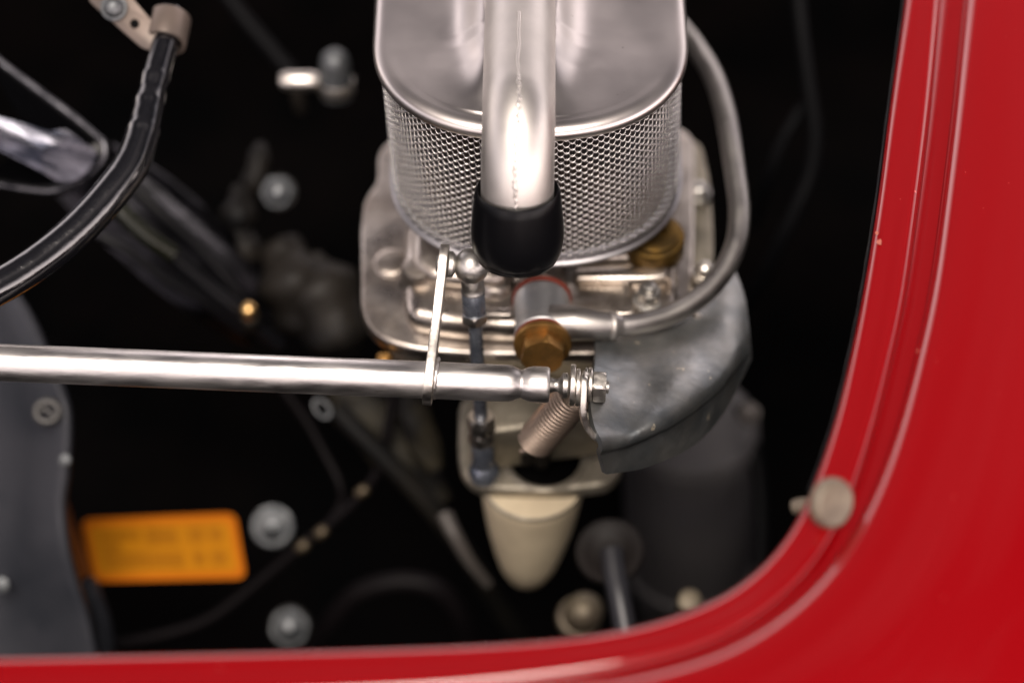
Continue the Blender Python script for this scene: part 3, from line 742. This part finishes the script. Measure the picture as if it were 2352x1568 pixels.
STREAK = mat('reflection_streak_enamel', (.018, .0175, .021), .9, .24, col2=(.0015, .0015, .002), cscale=90, clo=.42, chi=.62, stretch=(4, .4, 1), bump=.3, bscale=60, bdist=.002)  # diagonal reflection streaks mixed into the base colour
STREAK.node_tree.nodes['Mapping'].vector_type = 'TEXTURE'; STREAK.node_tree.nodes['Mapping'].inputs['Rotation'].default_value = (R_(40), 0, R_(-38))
gp = []
for (u0, v0, u1, v1, dz) in ((120, 440, 260, 330, 158), (220, 540, 380, 400, 158), (330, 640, 500, 500, 160), (450, 730, 610, 610, 164), (560, 800, 690, 720, 172)):
    a_, b_ = P(u0, v0, dz), P(u1, v1, dz)
    gp.append([a_+FW*8, a_, a_.lerp(b_, .3)-FW*3, a_.lerp(b_, .55)-FW*2+UP*1, a_.lerp(b_, .8)-FW*3.5, b_, b_+FW*8])
gp = [[tuple(q) for q in row_] for row_ in gp]
dn = [crom([row_[k] for row_ in gp], 8) for k in range(7)]
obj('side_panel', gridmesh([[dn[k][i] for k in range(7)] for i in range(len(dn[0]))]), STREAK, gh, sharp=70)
# black cables running down-right behind
def cable(name, pts, r, m, label, cat='cable', group=None, seg=12):
    c = tubeo(name, pts, r, m, seg=seg)
    o = c; tag(o, label, cat, group); return o
GREYC = mat('dull_black_cable', (.004, .004, .005), 0, .35, spec=.2)
TUBEG = mat('olive_black_tube', (.010, .0115, .005), .2, .25, coat=.6)
cable('spark_cable', [(240, 470, 130), (320, 520, 132), (400, 590, 135), (480, 660, 140), (560, 725, 146), (640, 790, 160)], 3.4, GREYC, 'thick black cable running down right to the brass terminal', group='black cables in the dark bay')
cable('spark_cable', [(230, 540, 140), (300, 580, 142), (380, 640, 146), (470, 690, 152), (560, 760, 160)], 2.4, GREYC, 'thin black cable lowest of the bundle left of centre', group='black cables in the dark bay')
cable('spark_cable', [(300, 420, 140), (380, 500, 142), (450, 560, 146), (520, 640, 150), (585, 720, 156)], 3.0, GREYC, 'black cable running along the upper side of the bundle', group='black cables in the dark bay')
cable('vacuum_tube', [(270, 470, 118), (300, 505, 119), (350, 550, 121), (400, 585, 124)], 3.4, TUBEG, 'short olive tinted tube end peeking out behind the black hose', 'tube')
tm = thing('brass_terminal', P(572, 712, 138), 'small brass terminal glinting at the lower end of the cable bundle', 'terminal')
bm = bmesh.new(); lathe(bm, [(3.1, -4), (3.3, 0), (3.0, 1.6), (1.8, 2.8), (.02, 3.2)], P(572, 712, 138), (-FW+UP*.5), 24); obj('terminal_cap', bm, mat('polished_brass', (.75, .48, .20), 1, .3), tm)
bm = cyl(3.8, -14, -4, P(572, 712, 138), (-FW+UP*.5), 24, .5); obj('terminal_sleeve', bm, DARK, tm)
# dark engine lump with ribs (blurred, mid left)
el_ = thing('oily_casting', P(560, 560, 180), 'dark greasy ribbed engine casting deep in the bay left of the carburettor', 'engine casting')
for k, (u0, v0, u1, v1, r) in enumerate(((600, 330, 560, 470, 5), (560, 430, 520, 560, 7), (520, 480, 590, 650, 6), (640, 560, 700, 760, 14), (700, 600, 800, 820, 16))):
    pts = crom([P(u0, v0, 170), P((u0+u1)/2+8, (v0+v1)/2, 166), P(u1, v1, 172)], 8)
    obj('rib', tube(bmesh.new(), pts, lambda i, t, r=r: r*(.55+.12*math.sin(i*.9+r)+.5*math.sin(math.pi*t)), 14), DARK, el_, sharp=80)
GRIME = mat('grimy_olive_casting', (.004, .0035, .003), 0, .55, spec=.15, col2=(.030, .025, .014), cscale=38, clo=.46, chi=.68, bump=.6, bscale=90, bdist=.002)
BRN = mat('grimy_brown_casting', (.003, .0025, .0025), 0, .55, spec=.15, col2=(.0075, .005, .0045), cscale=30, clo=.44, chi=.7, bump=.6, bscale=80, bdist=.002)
def lump(name, ctrl, w0, th, m, label, cat):
    pts = crom([P(*c) for c in ctrl], 10); rows_ = []
    for i, p in enumerate(pts):
        p = Vector(p); t = (Vector(pts[min(i+1, len(pts)-1)])-Vector(pts[max(i-1, 0)])).normalized(); sd = t.cross(FW).normalized(); f = i/(len(pts)-1)
        ww = w0*(.35+.65*math.sin(math.pi*(.1+.8*f)))*(1+.06*math.sin(i*.5)); rr_ = []
        for j in range(13):
            a_ = math.pi*j/12; rr_.append(p+sd*math.cos(a_)*ww-FW*(math.sin(a_)**.7*th*(1+.08*math.sin(i*.7+j))))
        rows_.append(rr_)
    tag(obj(name, gridmesh(rows_), m, sharp=80), label, cat)
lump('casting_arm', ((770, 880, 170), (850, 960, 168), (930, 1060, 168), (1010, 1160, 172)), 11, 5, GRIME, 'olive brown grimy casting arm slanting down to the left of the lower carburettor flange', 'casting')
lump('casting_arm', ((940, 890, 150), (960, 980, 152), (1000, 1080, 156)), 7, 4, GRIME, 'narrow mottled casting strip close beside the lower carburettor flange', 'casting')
# bright fasteners in the background
def stud(name, u, v, dz, r, label, m=ZINC, ax=None, h=4, slot=False):
    c = P(u, v, dz); ax = Vector(ax) if ax else -FW
    t = thing(name, c, label, 'bolt')
    obj('washer', cyl(r, -1, .6, c, ax, 32, .3), DARK if not slot else m, t)
    obj('hex_base', hexnut(r*.98, .5, h*.5, c, ax, .3), m, t)
    bm = bmesh.new(); lathe(bm, [(r*.72, .6), (r*.74, h*.55), (r*.62, h*.8), (r*.36, h*.97), (.02, h)], c, ax, 28); hd = obj('bolt_head', bm, m, t)
    if slot: obj('slot', extr(bmesh.new(), [c-FW*(h+.06)+RT*a_+UP*b_ for a_, b_ in ((-.9, -r*.7), (.9, -r*.7), (.9, r*.1), (-.9, r*.1))], FW*1.2, .1), BAY, hd)  # black bar set on the head as the shadow in the slot
    return t
stud('dome_nut', 642, 442, 150, 7.5, 'round shiny domed nut glinting left of the air filter mesh', ax=(-FW+RT*-.25), h=7)
stud('panel_bolt', 626, 1208, 180, 8.8, 'blurred grey slotted bolt just right of the orange sticker', h=3.2, slot=True)
stud('panel_bolt', 666, 1438, 180, 8.8, 'blurred grey domed bolt just above the red lip left of centre', h=7)
pn = thing('metal_pin', P(688, 186, 160), 'short bright horizontal pin blurred in the dark left of the filter lid', 'pin')
obj('pin_body', cyl(3.9, -8.5, 8.5, P(688, 186, 160), (1, 0, 0), 28, 3.0), mat('bright_pin', (.62, .58, .54), 1, .35), pn)
obj('pin_eye', cyl(3.0, 0, 14, P(680, 200, 162), (.1, 0, -1), 20, 1), DARK, pn)
pn = thing('cylindrical_cap', P(772, 178, 160), 'stubby metal cap beside the bright pin near the filter lid', 'cap')
bm = bmesh.new(); lathe(bm, [(6.8, -6), (7.0, -4), (7.0, 2), (6.4, 3.6), (6.2, 10), (5.4, 13), (3.5, 15), (.02, 15.6)], P(772, 190, 160), (0, .15, 1), 32); obj('cap_shell', bm, ZINC, pn)
obj('cap_band', cyl(7.4, -4.5, 1.5, P(772, 190, 160), (0, .15, 1), 32, .5), LEVM, pn)

# ================================================================== GREY SHEET BRACKET, far left
gb = thing('grey_side_panel', P(80, 1000, 120), 'dull blue grey painted sheet panel along the lower left edge', 'panel')
Lp = [(30, 660, 128), (70, 720, 122), (104, 790, 116), (135, 860, 112), (160, 930, 108), (165, 1000, 108), (158, 1090, 110), (150, 1160, 112), (158, 1250, 114), (180, 1340, 118), (205, 1420, 122), (225, 1520, 126)]
ed = crom([P(*p) for p in Lp], 6)
rws = []
for i, p in enumerate(ed):
    p = Vector(p); L0 = P(-120, 660+(i/(len(ed)-1))*860, 140)
    rws.append([p+FW*5, p+FW*2.5, p, p-RT*1.5-FW*.8, p-RT*4-FW*.8+FW*.4, p.lerp(L0, .35)+FW*3, p.lerp(L0, .7)+FW*6, L0])
obj('sheet', gridmesh(rws), GREYP, gb, sharp=70)
# grommet ring in the panel
rc = P(110, 945, 107); xx, yy, zz = RT, UP, -FW
bm = bmesh.new(); tube(bm, [rc+xx*4.4*math.cos(a)+yy*3.9*math.sin(a)+zz*1.0 for a in [2*math.pi*i/36 for i in range(37)]], 1.5, 12, cap=False)
obj('grommet_ring', bm, mat('grey_rubber', (.07, .068, .065), .3, .4), gb)
bm = bmesh.new(); tube(bm, [rc+xx*(-3+6*i/10)+yy*(1.3*math.sin(i*.55))+zz*1.0 for i in range(11)], .9, 10)
obj('ring_tongue', bm, mat('grey_rubber', (.07, .068, .065), .3, .4), gb)
obj('rivet', cyl(2.6, -1, 1.4, P(150, 1056, 107), -FW, 20, .6), ZINC, gb)
obj('rivet', cyl(3.2, -1, 1.6, P(4, 1342, 122), -FW, 20, .6), ZINC, gb)
# lower strut behind it
sg = cable('grey_strut', [(196, 1338, 154), (205, 1352, 155), (214, 1375, 156), (232, 1430, 160), (240, 1500, 164)], 4.2, GREYP, 'slim dark grey strut at the right edge of the grey side panel', 'strut')

# ================================================================== ORANGE STICKER
dzl = 185
LQ = [(186, 1192, dzl+8), (540, 1178, dzl), (566, 1328, dzl-14), (216, 1336, dzl-8)]
og = thing('warning_sticker', P(376, 1258, dzl), 'bright orange rectangular sticker with ochre print on the black panel', 'sticker')
def lp(s, t, up=0.0):
    a = P(*LQ[0]).lerp(P(*LQ[1]), s); b = P(*LQ[3]).lerp(P(*LQ[2]), s)
    return a.lerp(b, t)-FW*up
def lq(s0_, s1_, t0_, t1_, up, th, r=1.0, b=0):
    return extr(bmesh.new(), rounded([lp(s0_, t0_, up), lp(s1_, t0_, up), lp(s1_, t1_, up), lp(s0_, t1_, up)], r), FW*th, b)
obj('border', lq(0, 1, 0, 1, 0, 1.2, 4.5), ORANGED, og)
obj('face', lq(.045, .955, .12, .88, .25, .5, 2.5), ORANGE, og)
# rows of tiny print, unreadable, as thin strips
bms = []
blocks = [(.10, .36, .20, .36, 3), (.10, .22, .40, .55, 2), (.40, .60, .18, .46, 4), (.10, .62, .56, .82, 4), (.68, .78, .20, .44, 3), (.81, .90, .20, .44, 3), (.68, .76, .56, .80, 3), (.80, .90, .56, .80, 3)]
for (a, b, c, d, nl) in blocks:
    for k in range(nl):
        t0_ = c+(d-c)*k/nl; s_ = a
        while s_ < b-.005:
            w_ = min(random.uniform(.02, .06), b-s_)
            bms.append(lq(s_, s_+w_, t0_, t0_+(d-c)/nl*.72, .32, .1, .05)); s_ += w_+.006
po = obj('print_line', join(*bms), OCHRE, og, smooth=False); po['kind'] = 'stuff'
os_ = cable('orange_strap', [(146, 1160, 140), (160, 1215, 142), (178, 1270, 146), (192, 1320, 150)], 2.4, mat('faded_orange', (.16, .045, .008), 0, .5), 'dim orange strap end squeezed between grey panel and dark gap', 'strap')

# ================================================================== THIN CABLES near the sticker
DIM = mat('dim_black_lead', (.005, .004, .0045), 0, .5, spec=.08)
cable('thin_lead', [(905, 900, 150), (895, 960, 152), (878, 1050, 156), (850, 1110, 160), (800, 1165, 164), (740, 1215, 168), (690, 1256, 172), (600, 1330, 178), (480, 1420, 182), (360, 1460, 186), (260, 1480, 190)], 2.1, DIM, 'thin dark lead sweeping from behind the shaft down towards the lower left')
cable('thin_lead', [(640, 880, 170), (700, 960, 172), (745, 1040, 172), (780, 1110, 170), (782, 1160, 172), (740, 1216, 172)], 1.6, DIM, 'thin dark lead arching below the alloy shaft left of the long one')
cable('thick_lead', [(770, 940, 150), (850, 1020, 150), (930, 1100, 152), (1010, 1190, 158), (1090, 1300, 176), (1170, 1430, 210), (1230, 1520, 250)], 4.2, mat('dusty_hose', (.009, .008, .0065), 0, .5, spec=.1, col2=(.005, .005, .005), cscale=40), 'dusty dark hose running diagonally to the left of the cream cone', 'hose')
cable('grey_wedge_hose', [(1020, 1180, 150), (1045, 1230, 148), (1080, 1290, 152), (1120, 1340, 160)], lambda i, t: 3.6-1.4*t, mat('dull_grey_tube', (.06, .053, .048), .2, .5), 'short dull grey tube just left of the cream cone', 'hose')
cable('thick_lead', [(700, 1520, 240), (790, 1390, 215), (850, 1350, 208), (930, 1335, 206), (1010, 1355, 208), (1060, 1420, 220), (1090, 1520, 250)], 4.5, DIM, 'faint dark hose arching low in the bay under the cream cone', 'hose')
for (u, v, dz, lab) in ((832, 1128, 158, 'tiny metal bead on the thin lead just under the long shaft'), (695, 1254, 168, 'small brassy joint at the middle of the thin lead right of the bolt'), (738, 1222, 165, 'dull bead next to the brassy joint on the thin lead')):
    t = thing('lead_ferrule', P(u, v, dz), lab, 'ferrule')
    bm = bmesh.new(); lathe(bm, [(1.4, -3), (2.3, -2), (2.5, 0), (2.3, 2), (1.4, 3)], P(u, v, dz), (.7, .3, .4), 16); obj('ferrule_ring', bm, mat('dull_gold', (.09, .07, .045), .7, .4), t)
# small clamp just under shaft
t = thing('oval_clamp', P(740, 938, 140), 'small grey oval clamp just under the alloy shaft', 'clamp')
bm = bmesh.new(); tube(bm, [P(740, 938, 140)+RT*3.0*math.cos(a)+UP*3.6*math.sin(a)-RT*1.4*math.sin(a) for a in [2*math.pi*i/24 for i in range(25)]], .9, 8, cap=False); obj('clamp_ring', bm, ZINC, t)

# ================================================================== RIGHT SIDE OF THE BAY
CASTF = mat('dim_yellow_zinc', (.15, .125, .085), .5, .5, col2=(.09, .07, .05), cscale=60)
cn_ = thing('charcoal_canister', P(1590, 1250, 170), 'dark charcoal grey cylinder standing blurred behind the zinc bracket', 'canister')
ctop = P(1588, 975, 190)
bm = bmesh.new(); lathe(bm, [(20, 3), (26, 2), (28.5, -1), (29, -8), (29, -92), (27.5, -98), (25, -104), (25, -150)], ctop, (-.05, .0, 1), 56); obj('canister_body', bm, CANM, cn_)
obj('canister_band', cyl(30, -100, -94, ctop, (-.05, 0, 1), 56, .8), CANM, cn_)
obj('canister_stud', cyl(5, 0, 12, P(1580, 1392, 130), (0, -.4, 1), 24, 1.5), CASTF, cn_)
hb_ = thing('flanged_spindle', P(1440, 1440, 130), 'black spindle with a flat round disc in front of the charcoal cylinder', 'spindle')
d0 = P(1400, 1265, 118); dax = Vector((-.12, -.25, 1)).normalized()
bm = bmesh.new(); lathe(bm, [(4, -3), (12.6, -2.2), (13.4, -1.2), (13.4, .6), (12.7, 1.4), (9.5, 1.2), (8, .2), (4, -.4)], d0, dax, 48); obj('disc', bm, mat('brown_black_rubber', (.010, .008, .0075), 0, .5, spec=.15), hb_)
obj('stem', tube(bmesh.new(), crom([P(1404, 1262, 116), P(1412, 1320, 112), P(1424, 1380, 108), P(1440, 1470, 104)], 6), 4.6, 24), mat('black_stem', (.018, .018, .022), .1, .35), hb_)
t = thing('yellow_zinc_fitting', P(1345, 1400, 150), 'blurred yellowish zinc fitting beside the spindle above the red lip', 'fitting')
bm = bmesh.new(); lathe(bm, [(7.4, -10), (7.8, -2), (7.2, 1.5), (5, 4), (2, 5.2), (.02, 5.4)], P(1345, 1400, 150), (.25, -.3, 1), 32); obj('fitting_cap', bm, CASTF, t)
obj('fitting_collar', cyl(9, -14, -9, P(1345, 1400, 150), (.25, -.3, 1), 32, .8), CASTF, t)
DIMR = mat('faint_rubber_hose', (.003, .003, .0035), 0, .5, spec=.05)
cable('bay_hose', [(1830, -40, 170), (1842, 80, 170), (1858, 200, 172), (1872, 310, 174), (1862, 400, 176), (1830, 480, 178), (1790, 560, 184), (1750, 640, 200), (1700, 720, 230)], 3.2, DIMR, 'faint black hose curving down the dark right side of the bay', 'hose')
cable('bay_hose', [(1850, 240, 190), (1800, 320, 192), (1765, 410, 200), (1730, 520, 230)], 2.6, DIMR, 'short faint hose branching left from the longer hose in the right of the bay', 'hose')
cable('bay_strap', [(1700, 930, 190), (1735, 1050, 185), (1748, 1180, 180), (1745, 1300, 178)], 3.0, DIMR, 'dark strap edge running down right of the charcoal canister', 'strap')
stud('bay_nut', 1722, 948, 150, 5.0, 'very dim nut in the dark right of the zinc bracket', m=mat('dim_nut', (.06, .052, .05), .4, .5), h=3)
cable('bay_pipe', [(500, -40, 200), (560, 40, 200), (620, 110, 200), (672, 172, 200)], 3.4, DIMR, 'faint grey rod running down to the bright pin near the top', 'rod')
